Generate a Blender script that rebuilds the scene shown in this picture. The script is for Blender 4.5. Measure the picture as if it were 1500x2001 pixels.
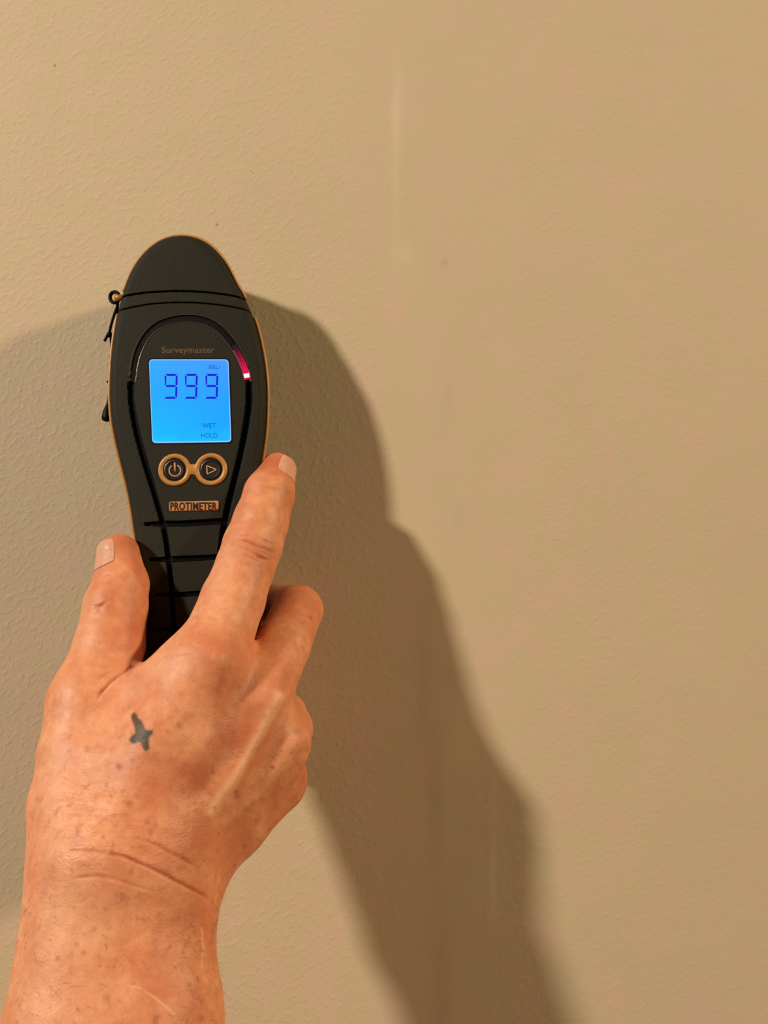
import bpy, math, random
import numpy as np
from mathutils import Matrix, Vector

# ------------------------------------------------------------------ camera, world, lights, exposure
FPX = 1600.0            # focal length in pixels of the 1500 x 2001 frame
DIST = 355.0            # camera to wall, mm
Z0 = 1.30               # height of the optical axis above the floor, m
scene = bpy.context.scene
for o in list(bpy.data.objects): bpy.data.objects.remove(o)
COL = scene.collection

cam_d = bpy.data.cameras.new('camera'); cam = bpy.data.objects.new('camera', cam_d); COL.objects.link(cam)
cam.location = (0, -DIST/1000, Z0); cam.rotation_euler = (math.pi/2, 0, 0)
cam_d.sensor_fit = 'VERTICAL'; cam_d.sensor_height = 36.0; cam_d.lens = FPX/2001*36.0
cam_d.clip_start = 0.01; cam_d.clip_end = 50
scene.camera = cam

vs = scene.view_settings
vs.view_transform = 'Standard'; vs.look = 'None'; vs.gamma = 1.0; vs.use_curve_mapping = False
vs.exposure = 0.0

w = bpy.data.worlds.new('room_light'); scene.world = w; w.use_nodes = True
bg = w.node_tree.nodes['Background']; bg.inputs['Color'].default_value = (1.0, .74, .46, 1); bg.inputs['Strength'].default_value = 0.04

def lamp(name, direction, dist, radius, power, color):
    d = bpy.data.lights.new(name, 'POINT'); d.shadow_soft_size = radius; d.energy = power; d.color = color
    o = bpy.data.objects.new(name, d); COL.objects.link(o)
    v = Vector(direction).normalized()*dist
    o.location = Vector((-.05, -.03, Z0+.02)) + v
    return o
lamp('ceiling_lamp', (-1.2, -1.0, 0.76), 2.6, 0.095, 262.0, (1.0, .95, .81))
lamp('second_ceiling_lamp', (2.25, -1.0, 1.08), 3.2, 0.12, 268.0, (1.0, .83, .53))

# ------------------------------------------------------------------ helpers
def s2l(c):
    return tuple(((x/255)/12.92 if x/255 <= .04045 else ((x/255+.055)/1.055)**2.4) for x in c)
def W(X, h, Z):                      # millimetres (right, out from the wall, up) -> metres
    return np.stack([np.asarray(X)/1000, -np.asarray(h)/1000, Z0+np.asarray(Z)/1000], -1)
def PX(u, v, h):                     # a point at height h over the wall, seen at (u, v) -> (X, h, Z) mm
    s = (DIST-h)/FPX
    return np.array([(u-750)*s, h, (1000.5-v)*s])
def link(name, me, mat=None, parent=None, kind=None, label=None, smooth=False):
    o = bpy.data.objects.new(name, me); COL.objects.link(o)
    if mat: me.materials.append(mat)
    if parent: o.parent = parent
    if kind: o['kind'] = kind
    if label: o['label'] = label
    if smooth and len(me.polygons): me.polygons.foreach_set('use_smooth', [True]*len(me.polygons))
    return o
def mesh(name, V, F):
    me = bpy.data.meshes.new(name); me.from_pydata([tuple(map(float, p)) for p in V], [], [tuple(map(int, q)) for q in F]); me.update(); return me
def fast_mesh(name, V, Q):           # numpy quads
    me = bpy.data.meshes.new(name); V = np.asarray(V, np.float32); Q = np.asarray(Q, np.int32)
    me.vertices.add(len(V)); me.vertices.foreach_set('co', V.ravel())
    me.loops.add(Q.size); me.loops.foreach_set('vertex_index', Q.ravel())
    me.polygons.add(len(Q)); me.polygons.foreach_set('loop_start', np.arange(0, Q.size, Q.shape[1], dtype=np.int32))
    me.update(calc_edges=True); me.validate(); return me
def thing(name, label, cat, M=None):
    o = bpy.data.objects.new(name, None); COL.objects.link(o); o.empty_display_size = .02
    if M is not None: o.matrix_world = M
    o['label'] = label; o['category'] = cat
    return o

class Nt:
    def __init__(s, name):
        s.m = bpy.data.materials.new(name); s.m.use_nodes = True; s.t = s.m.node_tree; s.N = s.t.nodes
        s.p = s.N['Principled BSDF']; s.out = s.N['Material Output']
    def n(s, typ, ins=None, **kw):
        x = s.N.new(typ)
        for k, v in kw.items(): setattr(x, k, v)
        for k, v in (ins or {}).items():
            if isinstance(v, bpy.types.NodeSocket): s.t.links.new(v, x.inputs[k])
            else: x.inputs[k].default_value = v
        return x
    def l(s, a, b): s.t.links.new(a, b)
    def mix(s, fac, a, b, mode='MIX'):
        x = s.N.new('ShaderNodeMix'); x.data_type = 'RGBA'; x.blend_type = mode
        for i, v in ((0, fac), (6, a), (7, b)):
            if isinstance(v, bpy.types.NodeSocket): s.t.links.new(v, x.inputs[i])
            else: x.inputs[i].default_value = v if i == 0 else (*v[:3], 1)
        return x.outputs[2]
    def math(s, op, a, b=None, c=None, clamp=False):
        x = s.N.new('ShaderNodeMath'); x.operation = op; x.use_clamp = clamp
        for i, v in enumerate((a, b, c)):
            if v is None: continue
            if isinstance(v, bpy.types.NodeSocket): s.t.links.new(v, x.inputs[i])
            else: x.inputs[i].default_value = v
        return x.outputs[0]
    def ramp(s, fac, stops, interp='LINEAR'):
        x = s.N.new('ShaderNodeValToRGB'); x.color_ramp.interpolation = interp
        e = x.color_ramp.elements
        while len(e) < len(stops): e.new(.5)
        for k, (p, c) in zip(e, stops): k.position = p; k.color = (*c[:3], 1) if len(c) > 1 else (c[0], c[0], c[0], 1)
        s.l(fac, x.inputs[0]); return x.outputs[0]

def plain(name, col, rough=.5, spec=.5, emit=None, estr=1.0, metal=0.0, bump=None):
    k = Nt(name); k.p.inputs['Base Color'].default_value = (*col, 1); k.p.inputs['Roughness'].default_value = rough
    k.p.inputs['Specular IOR Level'].default_value = spec; k.p.inputs['Metallic'].default_value = metal
    if emit: k.p.inputs['Emission Color'].default_value = (*emit, 1); k.p.inputs['Emission Strength'].default_value = estr
    tc = k.n('ShaderNodeTexCoord')
    nz = k.n('ShaderNodeTexNoise', {'Vector': tc.outputs['Object'], 'Scale': 900.0, 'Detail': 3.0})
    if not emit:
        k.l(k.mix(k.ramp(nz.outputs[0], [(.3, (.0,)), (.7, (1.,))]), tuple(c*.88 for c in col), tuple(min(1, c*1.1) for c in col)), k.p.inputs['Base Color'])
    if bump:
        b = k.n('ShaderNodeBump', {'Height': nz.outputs[0], 'Strength': bump, 'Distance': .0002}); k.l(b.outputs[0], k.p.inputs['Normal'])
    return k.m

# ------------------------------------------------------------------ materials
def wall_material():
    k = Nt('painted_wall'); tc = k.n('ShaderNodeTexCoord'); P = tc.outputs['Object']
    sep = k.n('ShaderNodeSeparateXYZ', {0: P}); X, Z = sep.outputs[0], sep.outputs[2]
    big = k.n('ShaderNodeTexNoise', {'Vector': P, 'Scale': 22.0, 'Detail': 3.0, 'Roughness': .55})
    pink = k.n('ShaderNodeTexNoise', {'Vector': P, 'Scale': 55.0, 'Detail': 2.0})
    base = k.mix(k.ramp(pink.outputs[0], [(.42, (0.,)), (.62, (1.,))]), (.612, .466, .282), (.650, .448, .305))
    base = k.mix(k.ramp(big.outputs[0], [(.35, (0.,)), (.7, (.35,))]), base, (.57, .435, .285))
    # streaks of the taped board joint: (centre x m, centre z m, half width, half length, colour, amount)
    def px(u, v): q = PX(u, v, 0); return q[0]/1000, Z0+q[2]/1000
    wob = k.n('ShaderNodeTexNoise', {'Vector': P, 'Scale': 60.0, 'Detail': 2.0})
    for (u, v, hw, hl, col, amt) in [(776, 210, 9, 75, (.72, .57, .37), .45), (786, 495, 26, 30, (.72, .56, .37), .32), (772, 340, 8, 110, (.70, .56, .37), .3),
                                     (963, 1715, 6, 75, (.76, .62, .36), .55), (968, 1580, 9, 130, (.70, .55, .33), .22), (915, 1440, 40, 80, (.74, .60, .34), .28),
                                     (848, 1560, 16, 120, (.42, .31, .18), .30), (862, 1930, 20, 170, (.48, .29, .18), .32), (828, 1330, 16, 130, (.48, .32, .19), .30),
                                     (878, 780, 10, 45, (.50, .40, .29), .25), (896, 1010, 10, 30, (.50, .40, .29), .30), (870, 515, 7, 8, (.50, .33, .22), .45),
                                     (860, 880, 18, 200, (.54, .43, .28), .16), (950, 1800, 70, 260, (.63, .46, .27), .2)]:
        x0, z0 = px(u, v); hw, hl = hw/4507, hl/4507
        wx = k.math('MULTIPLY_ADD', wob.outputs[0], hw*1.3, -hw*.65)
        dx = k.math('DIVIDE', k.math('ADD', k.math('SUBTRACT', X, x0), wx), hw)
        dz = k.math('DIVIDE', k.math('SUBTRACT', Z, z0), hl)
        d2 = k.math('ADD', k.math('MULTIPLY', dx, dx), k.math('MULTIPLY', dz, dz))
        f = k.math('MULTIPLY', k.math('EXPONENT', k.math('MULTIPLY', d2, -.9)), amt)
        base = k.mix(f, base, col)
    # tiny dark specks
    for (u, v, r, c) in [(107, 128, 4, (.16, .10, .05)), (424, 439, 4, (.22, .14, .08)), (494, 338, 2.5, (.3, .2, .12))]:
        x0, z0 = px(u, v); r /= 4507
        dx = k.math('SUBTRACT', X, x0); dz = k.math('SUBTRACT', Z, z0)
        d = k.math('SQRT', k.math('ADD', k.math('MULTIPLY', dx, dx), k.math('MULTIPLY', dz, dz)))
        f = k.math('SUBTRACT', 1.0, k.math('DIVIDE', d, r), clamp=True)
        base = k.mix(k.math('MULTIPLY', f, .85), base, c)
    k.l(base, k.p.inputs['Base Color'])
    k.p.inputs['Roughness'].default_value = .62; k.p.inputs['Specular IOR Level'].default_value = .25
    # roller stipple: slanted bumps, weaker on the sanded joint band
    mp = k.n('ShaderNodeMapping', {'Vector': P, 'Rotation': (0, math.radians(-42), 0), 'Scale': (1.12, 1, .80)}, vector_type='TEXTURE')
    n1 = k.n('ShaderNodeTexNoise', {'Vector': mp.outputs[0], 'Scale': 380.0, 'Detail': 2.5, 'Roughness': .5})
    n2 = k.n('ShaderNodeTexNoise', {'Vector': P, 'Scale': 150.0, 'Detail': 2.0})
    st = k.ramp(n1.outputs[0], [(.50, (0.,)), (.66, (.8,)), (.8, (1.,))])
    x0 = (PX(860, 0, 0)[0])/1000
    band = k.math('DIVIDE', k.math('SUBTRACT', X, x0), .034)
    band = k.math('EXPONENT', k.math('MULTIPLY', k.math('MULTIPLY', band, band), -1.0))
    amp = k.math('SUBTRACT', 1.0, k.math('MULTIPLY', band, .75))
    # the roller left less stipple towards the right
    right = k.math('MULTIPLY_ADD', X, -2.3, .74); right = k.math('MAXIMUM', k.math('MINIMUM', right, 1.0), .38)
    amp = k.math('MULTIPLY', amp, right)
    hgt = k.math('MULTIPLY', k.math('ADD', st, k.math('MULTIPLY', n2.outputs[0], .9)), amp)
    hgt = k.math('ADD', hgt, k.math('MULTIPLY', big.outputs[0], 3.0))
    b = k.n('ShaderNodeBump', {'Height': hgt, 'Strength': .30, 'Distance': .00036}); k.l(b.outputs[0], k.p.inputs['Normal'])
    return k.m

def rubber_material():
    k = Nt('dark_rubber'); tc = k.n('ShaderNodeTexCoord'); P = tc.outputs['Object']
    mp = k.n('ShaderNodeMapping', {'Vector': P, 'Rotation': (0, 0, math.radians(45)), 'Scale': (1.3, .6, 1)}, vector_type='TEXTURE')
    n1 = k.n('ShaderNodeTexNoise', {'Vector': mp.outputs[0], 'Scale': 700.0, 'Detail': 4.0, 'Roughness': .6})
    n2 = k.n('ShaderNodeTexNoise', {'Vector': P, 'Scale': 60.0, 'Detail': 3.0})
    c = k.mix(k.ramp(n2.outputs[0], [(.3, (0.,)), (.7, (1.,))]), (.0150, .0128, .0058), (.0180, .0122, .0064))
    c = k.mix(k.ramp(n1.outputs[0], [(.35, (0.,)), (.75, (.5,))]), c, (.027, .022, .0125))
    k.l(c, k.p.inputs['Base Color']); k.p.inputs['Roughness'].default_value = .66; k.p.inputs['Specular IOR Level'].default_value = .2
    b = k.n('ShaderNodeBump', {'Height': n1.outputs[0], 'Strength': .6, 'Distance': .0002}); k.l(b.outputs[0], k.p.inputs['Normal'])
    return k.m

def skin_material():
    k = Nt('skin'); tc = k.n('ShaderNodeTexCoord'); P = tc.outputs['Object']
    def att(n): return k.n('ShaderNodeAttribute', attribute_name=n).outputs['Fac']
    n1 = k.n('ShaderNodeTexNoise', {'Vector': P, 'Scale': 95.0, 'Detail': 5.0, 'Roughness': .6})
    n2 = k.n('ShaderNodeTexNoise', {'Vector': P, 'Scale': 320.0, 'Detail': 4.0, 'Roughness': .6})
    n3 = k.n('ShaderNodeTexNoise', {'Vector': P, 'Scale': 330.0, 'Detail': 2.0})
    c = k.mix(k.ramp(n1.outputs[0], [(.36, (0.,)), (.64, (1.,))]), (.84, .362, .180), (.73, .245, .115))
    c = k.mix(k.ramp(n2.outputs[0], [(.38, (0.,)), (.70, (.6,))]), c, (.58, .180, .082))
    c = k.mix(att('red'), c, (.50, .110, .043))
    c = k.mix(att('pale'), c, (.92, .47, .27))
    spots = k.ramp(n3.outputs[0], [(.60, (0.,)), (.74, (.5,))])
    c = k.mix(k.math('MULTIPLY', spots, att('freckle')), c, (.36, .10, .040))
    c = k.mix(att('brown'), c, (.30, .070, .022))
    c = k.mix(att('ink'), c, (.045, .034, .016))
    k.l(c, k.p.inputs['Base Color'])
    k.p.inputs['Roughness'].default_value = .50; k.p.inputs['Specular IOR Level'].default_value = .38
    k.p.inputs['Subsurface Weight'].default_value = .12; k.p.inputs['Subsurface Radius'].default_value = (1.0, .35, .15)
    k.p.inputs['Subsurface Scale'].default_value = .0025
    v = k.n('ShaderNodeTexVoronoi', {'Vector': P, 'Scale': 900.0}); v.feature = 'DISTANCE_TO_EDGE'
    mpc = k.n('ShaderNodeMapping', {'Vector': P, 'Rotation': (0, math.radians(-14), 0), 'Scale': (.75, .75, 2.3)})
    nc = k.n('ShaderNodeTexNoise', {'Vector': mpc.outputs[0], 'Scale': 300.0, 'Detail': 2.0, 'Distortion': .6})
    hh = k.math('ADD', k.math('MULTIPLY', k.math('MINIMUM', v.outputs['Distance'], .25), 1.2), k.math('MULTIPLY', n2.outputs[0], 1.2))
    hh = k.math('ADD', hh, k.math('MULTIPLY', k.math('MULTIPLY', nc.outputs[0], att('crinkle')), 6.0))
    b = k.n('ShaderNodeBump', {'Height': hh, 'Strength': .30, 'Distance': .00028}); k.l(b.outputs[0], k.p.inputs['Normal'])
    return k.m

M_WALL = wall_material(); M_RUB = rubber_material(); M_SKIN = skin_material()
M_ORANGE = plain('orange_trim', (.50, .215, .050), .38, .5, bump=.1)
M_GROOVE = plain('black_gloss', (.0012, .001, .001), .42, .10)
M_BLACK = plain('black_cord', (.0022, .0012, .001), .5, .12)
M_BUTTON = plain('button_black', (.008, .004, .003), .35, .5)
M_SYMBOL = plain('symbol_print', (.62, .30, .17), .5)
M_BROWNPRINT = plain('brown_print', (.135, .056, .015), .5)
M_GOLD = plain('badge_gold', (.55, .24, .075), .35, .6)
M_MAROON = plain('badge_letters', (.035, .006, .003), .4)
M_WINDOW = plain('arc_window', (.0095, .0050, .0042), .25, .35)
M_TICK = plain('tick_black', (.003, .0015, .0015), .5, .2)
M_NAIL = plain('nail', (.70, .34, .215), .42, .4)
M_HAIR = plain('arm_hair', (.20, .075, .035), .6)

# ------------------------------------------------------------------ the wall
wv = []; x0, x1, z0, z1, t = -2.4, 2.4, 0.0, 2.6, .10
me = mesh('wall_back', [(x0, 0, z0), (x1, 0, z0), (x1, 0, z1), (x0, 0, z1), (x0, t, z0), (x1, t, z0), (x1, t, z1), (x0, t, z1)],
          [(0, 1, 2, 3), (5, 4, 7, 6), (4, 0, 3, 7), (1, 5, 6, 2), (3, 2, 6, 7), (4, 5, 1, 0)])
wl = link('wall_back', me, M_WALL, kind='structure')
wl['label'] = 'tan painted wall with fine roller stipple and a faint vertical joint'

# ------------------------------------------------------------------ meter frame
SL = 0.10
def on_front(u, v):                                   # ray against the meter's front plane
    d = np.array([(u-750)/FPX, -1.0, (1000.5-v)/FPX])  # (X, h, Z) per mm of depth, from (0, DIST, 0)
    zc = (1000.5-460)/FPX*(DIST-35)                    # plane: h = 35 + SL*(zc - Z)
    tt = (35+SL*zc-DIST)/(-1.0+SL*d[2]) if True else 0
    return np.array([0, DIST, 0.])+d*tt
o_ = on_front(370.5, 783); a_ = on_front(379, 990); b_ = on_front(357, 462)
ey = (b_-a_)/np.linalg.norm(b_-a_)
nn = np.array([0, 1.0, SL]); nn /= np.linalg.norm(nn)
def w3(v): return np.array([v[0], -v[1], v[2]])
EY, EN = w3(ey), w3(nn); EX = np.cross(EY, EN); EX /= np.linalg.norm(EX)
OW = W(*o_)
MM = Matrix(((EX[0], EY[0], EN[0], OW[0]), (EX[1], EY[1], EN[1], OW[1]), (EX[2], EY[2], EN[2], OW[2]), (0, 0, 0, 1)))
CAMW = np.array([0, -DIST/1000, Z0])
def ML(u, v, z=0.0):                                  # pixel -> meter-local millimetres on the plane z
    d = np.array([(u-750)/FPX, 1.0, (1000.5-v)/FPX])
    p0 = OW+EN*z/1000
    tt = np.dot(p0-CAMW, EN)/np.dot(d, EN)
    p = CAMW+d*tt-p0
    return np.array([np.dot(p, EX)*1000, np.dot(p, EY)*1000])
def MLs(L, z=0.0): return np.array([ML(u, v, z) for u, v in L])

meter = thing('moisture_meter', 'dark handheld moisture meter with orange trim and blue lit screen, held to the wall', 'meter', MM)

# outline: half widths by height, from the silhouette
ax = lambda v: 357+(v-462)*22/528.
SIL = [(355, 461.5), (335, 464), (315, 471), (298, 482), (281, 498), (266, 518), (254, 540), (244, 566), (236, 592), (229, 625), (222, 670), (217.5, 720), (216, 770), (218.5, 815), (226, 860),
       (238, 910), (248, 950), (256, 990), (262, 1030), (268, 1070), (275, 1110), (279, 1150), (280, 1200), (279, 1250), (278, 1300), (282, 1350), (296, 1390), (330, 1412), (397, 1418)]
SIR = [(355, 461.5), (376, 464), (396, 471), (413, 482), (432, 502), (446, 524), (459, 550), (472, 572), (486, 600), (499, 632), (509, 670), (517, 715), (521, 760), (521, 800), (519, 840), (514, 880),
       (507, 925), (498, 970), (488, 1010), (480, 1060), (481, 1100), (492, 1140), (503, 1180), (504, 1220), (506, 1260), (507, 1300), (503, 1350), (488, 1390), (455, 1412), (397, 1418)]
ZS = -3.4
def spline(pts, n):
    P = np.array(pts, float); P = np.vstack([2*P[0]-P[1], P, 2*P[-1]-P[-2]]); out = []
    for i in range(1, len(P)-2):
        for t in np.linspace(0, 1, n, endpoint=False):
            p0, p1, p2, p3 = P[i-1:i+3]
            out.append(.5*((2*p1)+(-p0+p2)*t+(2*p0-5*p1+4*p2-p3)*t*t+(-p0+3*p1-3*p2+p3)*t**3))
    out.append(P[-2]); return np.array(out)
LL = spline(MLs(SIL, ZS), 6); RR = spline(MLs(SIR, ZS), 6)
ytop = max(LL[0, 1], RR[0, 1]); ybot = min(LL[-1, 1], RR[-1, 1])
NR, NC = 820, 260
tr = np.linspace(0, 1, NR); tr = (1-np.cos(tr*math.pi))/2*.35+tr*.65       # denser at both ends
ys = ytop-.02+(ybot-ytop+.04)*tr
xl = np.interp(-ys, -LL[:, 1], LL[:, 0]); xr = np.interp(-ys, -RR[:, 1], RR[:, 0])
tcn = np.linspace(-1, 1, NC); tcn = np.sin(tcn*math.pi/2)*.3+tcn*.7
GX = (xl[:, None]+xr[:, None])/2+(xr-xl)[:, None]/2*tcn[None, :]; GY = np.repeat(ys[:, None], NC, 1)
ring = np.vstack([LL[::-1], RR[1:]])                                        # open at the bottom middle
def dist_poly(X, Y, P, widths=None):
    D = np.full(X.shape, 1e9); Wd = np.zeros(X.shape)
    for i in range(len(P)-1):
        a, b = P[i], P[i+1]; ab = b-a; L2 = ab@ab+1e-12
        t = np.clip(((X-a[0])*ab[0]+(Y-a[1])*ab[1])/L2, 0, 1)
        d = np.hypot(X-a[0]-t*ab[0], Y-a[1]-t*ab[1])
        if widths is not None:
            wd = widths[i]+(widths[i+1]-widths[i])*t; d = d-wd
        D = np.minimum(D, d)
    return D
DE = dist_poly(GX, GY, ring)
q = np.clip(DE/3.0, 0, 1)
ZF = ZS*(1-np.sqrt(1-(1-q)**2))+0.0                                         # rounded front edge
ZF = np.where(q < 1, ZS+(-ZS)*np.sqrt(np.clip(1-(1-q)**2, 0, 1)), 0)
ZF = ZF-.35*np.clip(1-DE/14, 0, 1)**2                                       # slight crown
def groove(path, wpx, depth, edge=.28):
    P = MLs(path); 
    wd = np.array(wpx)/2/5.0 if np.ndim(wpx) else np.full(len(P), wpx/2/5.0)
    if len(P) > 3:
        PP = spline(np.column_stack([P, wd]), 5); P, wd = PP[:, :2], PP[:, 2]
    d = dist_poly(GX, GY, P, wd)
    s = np.clip((edge*.5-d)/edge, 0, 1); s = s*s*(3-2*s)
    return s*depth, d
H_L = [(255, 751), (257, 790), (266, 840), (279, 890), (294, 940), (307, 985), (319, 1030), (328, 1085), (335, 1150), (339, 1230), (341, 1330)]
H_R = [(486, 751), (486, 790), (479, 840), (469, 890), (457, 940), (446, 985), (437, 1030), (430, 1085), (424, 1150), (421, 1230), (420, 1330)]
ARC = [(259, 741), (262, 715), (270, 685), (285, 657), (306, 637), (334, 626), (366, 622), (398, 626), (426, 640), (449, 664), (466, 690), (477, 715), (483, 741)]
grs = [groove(H_L, [13, 12, 12, 12, 11, 10, 10, 10, 9, 8, 8], 1.5), groove(H_R, [12, 13, 13, 12, 12, 12, 11, 10, 9, 8, 8], 1.5),
       groove([(284, 1024), (300, 1024), (326, 1024), (380, 1022), (438, 1018)], [6, 7, 10, 10, 10], 1.4),
       groove([(292, 1093), (306, 1093), (332, 1093), (380, 1091), (430, 1088)], [5.5, 6.5, 9.5, 10, 9], 1.4),
       groove([(303, 1162), (318, 1162), (338, 1162), (380, 1160), (424, 1158)], [3.5, 5, 8, 8, 8], 1.4),
       groove([(306, 1230), (322, 1230), (342, 1230), (380, 1229), (420, 1228)], [3.5, 5, 8, 8, 8], 1.4)]
garc, darc = groove(ARC, [13, 13, 14, 14, 14, 14, 14, 13, 14, 14, 14, 14, 13], .5)
A1 = [(230, 580), (245, 577.5), (270, 573.5), (300, 570.5), (345, 568.5), (390, 570), (430, 574), (462, 579), (486, 584), (500, 587)]
A2 = [(225, 607), (240, 604), (265, 599), (300, 593.5), (345, 591), (390, 592), (430, 596), (462, 601), (490, 607.5), (505, 611)]
ga1, da1 = groove(A1, 3.2, .9, .2); ga2, da2 = groove(A2, 2.6, .6, .2)
allg = np.max([g for g, _ in grs], 0); deep = allg > .75
ZF = ZF-np.max([allg, garc, ga1, ga2], 0)
# raised panel inside the horseshoe: its rim catches the light
inside = dist_poly(GX, GY, MLs(ARC), None)
y1 = np.interp(GX, MLs(A1)[:, 0], MLs(A1)[:, 1]); y2 = np.interp(GX, MLs(A2)[:, 0], MLs(A2)[:, 1])
XYZ = np.stack([GX, GY, ZF], -1).reshape(-1, 3)/1000
idx = np.arange(NR*NC).reshape(NR, NC)
Qd = np.stack([idx[:-1, :-1], idx[1:, :-1], idx[1:, 1:], idx[:-1, 1:]], -1).reshape(-1, 4)
def cellmax(a): return ((a[:-1, :-1]+a[1:, :-1]+a[1:, 1:]+a[:-1, 1:])/4).reshape(-1)
c_deep = cellmax(allg) > .4; cx = cellmax(GX); cy = cellmax(GY); c1 = cellmax(y1); c2 = cellmax(y2)
c_win = cellmax(garc) > .25
c_seam = (cellmax(ga1) > .4) | (cellmax(ga2) > .3)
def part(name, mask, mat, label=None):
    Q = Qd[mask]; use, inv = np.unique(Q, return_inverse=True)
    return link(name, fast_mesh(name, XYZ[use], inv.reshape(-1, 4)), mat, meter, smooth=True, label=label)
part('grip_groove', c_deep & ~c_win, M_GROOVE, 'black glossy groove around the screen and across the grip')
part('arc_window', c_win & ~c_deep, M_WINDOW, 'dark glossy arched window of the light scale')
part('seam', c_seam & ~c_deep & ~c_win, M_GROOVE)
rest = ~(c_deep | c_win | c_seam)
part('nose_cover', rest & (cy > c1), M_RUB)
part('collar', rest & (cy <= c1) & (cy > c2), M_RUB)
part('front_shell', rest & (cy <= c2), M_RUB)
# back shell
NRb, NCb = 160, 60
trb = np.linspace(0, 1, NRb); trb = (1-np.cos(trb*math.pi))/2*.5+trb*.5
yb = ytop-.02+(ybot-ytop+.04)*trb
xlb = np.interp(-yb, -LL[:, 1], LL[:, 0]); xrb = np.interp(-yb, -RR[:, 1], RR[:, 0])
tb = np.sin(np.linspace(-1, 1, NCb)*math.pi/2)
BX = (xlb+xrb)[:, None]/2+(xrb-xlb)[:, None]/2*tb; BY = np.repeat(yb[:, None], NCb, 1)
DB = dist_poly(BX, BY, ring); qb = np.clip(DB/13, 0, 1)
thick = 25+9.6*np.clip((BY-45)/15, 0, 1)
BZ = ZS-thick*np.sqrt(np.clip(1-(1-qb)**2, 0, 1))
ib = np.arange(NRb*NCb).reshape(NRb, NCb)
QB = np.stack([ib[:-1, :-1], ib[:-1, 1:], ib[1:, 1:], ib[1:, :-1]], -1).reshape(-1, 4)
link('back_shell', fast_mesh('back_shell', np.stack([BX, BY, BZ], -1).reshape(-1, 3)/1000, QB), M_RUB, meter, smooth=True)

def tube(name, P, r, mat, parent, seg=10, kind=None, label=None, closed=False, make=True):
    P = np.array(P, float); n = len(P); r = np.full(n, r) if np.ndim(r) == 0 else np.array(r, float)
    T = np.gradient(P, axis=0)
    if closed: T = np.roll(P, -1, 0)-np.roll(P, 1, 0)
    T /= np.linalg.norm(T, axis=1)[:, None]+1e-12
    ref = np.array([0, 0, 1.]) if abs(T[0, 2]) < .9 else np.array([1., 0, 0]); V = []
    nrm = np.cross(T[0], ref); nrm /= np.linalg.norm(nrm)
    for i in range(n):
        nrm = nrm-T[i]*np.dot(nrm, T[i]); nrm /= np.linalg.norm(nrm); bn = np.cross(T[i], nrm)
        for k in range(seg):
            a = 2*math.pi*k/seg; V.append(P[i]+r[i]*(math.cos(a)*nrm+math.sin(a)*bn))
    F = []; m = n if closed else n-1
    for i in range(m):
        for k in range(seg):
            a = i*seg+k; b = i*seg+(k+1) % seg; c = ((i+1) % n)*seg+(k+1) % seg; d = ((i+1) % n)*seg+k; F.append((a, b, c, d))
    if not closed: F += [tuple(range(seg))[::-1], tuple((n-1)*seg+k for k in range(seg))]
    if not make: return V, F
    return link(name, mesh(name, V, F), mat, parent, smooth=True, kind=kind, label=label)
# trims: a bead round the widest line of the shell
def trim(side, ya, yb_):
    S = LL if side < 0 else RR
    ok = (S[:, 1] < ya) & (S[:, 1] > yb_); P = S[ok]
    return P
yA = ML(240, 574, ZS)[1]; yB = ML(232, 612, ZS)[1]; yAr = ML(488, 588, ZS)[1]; yBr = ML(494, 616, ZS)[1]
Pn = np.vstack([trim(-1, 1e9, yA)[::-1], trim(1, 1e9, yAr)])
Tn = np.gradient(Pn, axis=0); Tn /= np.linalg.norm(Tn, axis=1)[:, None]+1e-9
Pn = Pn-np.stack([-Tn[:, 1], Tn[:, 0]], 1)*-.38
Pn = np.column_stack([Pn, np.full(len(Pn), ZS-.2)])/1000
tube('nose_trim', Pn, .00060, M_ORANGE, meter)
for S, y_, in ((-1, yB), (1, yBr)):
    P = trim(S, y_, ybot+12); P = P+np.array([S*.42, 0]); P = np.column_stack([P, np.full(len(P), ZS-.2)])/1000
    r = np.full(len(P), .00070); r[0] *= .6
    tube('side_trim', P, r, M_ORANGE, meter)

# flat shapes on the front, extruded a little
def plate(name, poly, z0_, z1_, mat, parent, bevel=0.0, label=None):
    P = np.array(poly, float); n = len(P)
    ar = .5*np.sum(P[:, 0]*np.roll(P[:, 1], -1)-np.roll(P[:, 0], -1)*P[:, 1])
    if ar < 0: P = P[::-1]
    V = [(x/1000, y/1000, z0_/1000) for x, y in P]+[(x/1000, y/1000, (z1_-bevel)/1000) for x, y in P]
    F = [tuple(range(n))[::-1]]+[(i, (i+1) % n, n+(i+1) % n, n+i) for i in range(n)]
    if bevel:
        c = P.mean(0); T = np.roll(P, -1, 0)-np.roll(P, 1, 0); T /= np.linalg.norm(T, axis=1)[:, None]+1e-9
        Pi = P-np.stack([T[:, 1], -T[:, 0]], 1)*bevel
        V += [(x/1000, y/1000, z1_/1000) for x, y in Pi]
        F += [(n+i, n+(i+1) % n, 2*n+(i+1) % n, 2*n+i) for i in range(n)]+[tuple(range(2*n, 3*n))]
    else: F.append(tuple(range(n, 2*n)))
    return link(name, mesh(name, V, F), mat, parent, label=label)
def rounded(c4, r):                                    # corners (pixel) in order, radius px
    out = []; c4 = [np.array(c, float) for c in c4]
    for i in range(4):
        p, a, b = c4[i], c4[i-1], c4[(i+1) % 4]
        u = (a-p)/np.linalg.norm(a-p); v = (b-p)/np.linalg.norm(b-p)
        for t in np.linspace(0, 1, 7):
            s, e = p+u*r, p+v*r; out.append((1-t)**2*s+2*t*(1-t)*p+t*t*e)
    return out

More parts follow.
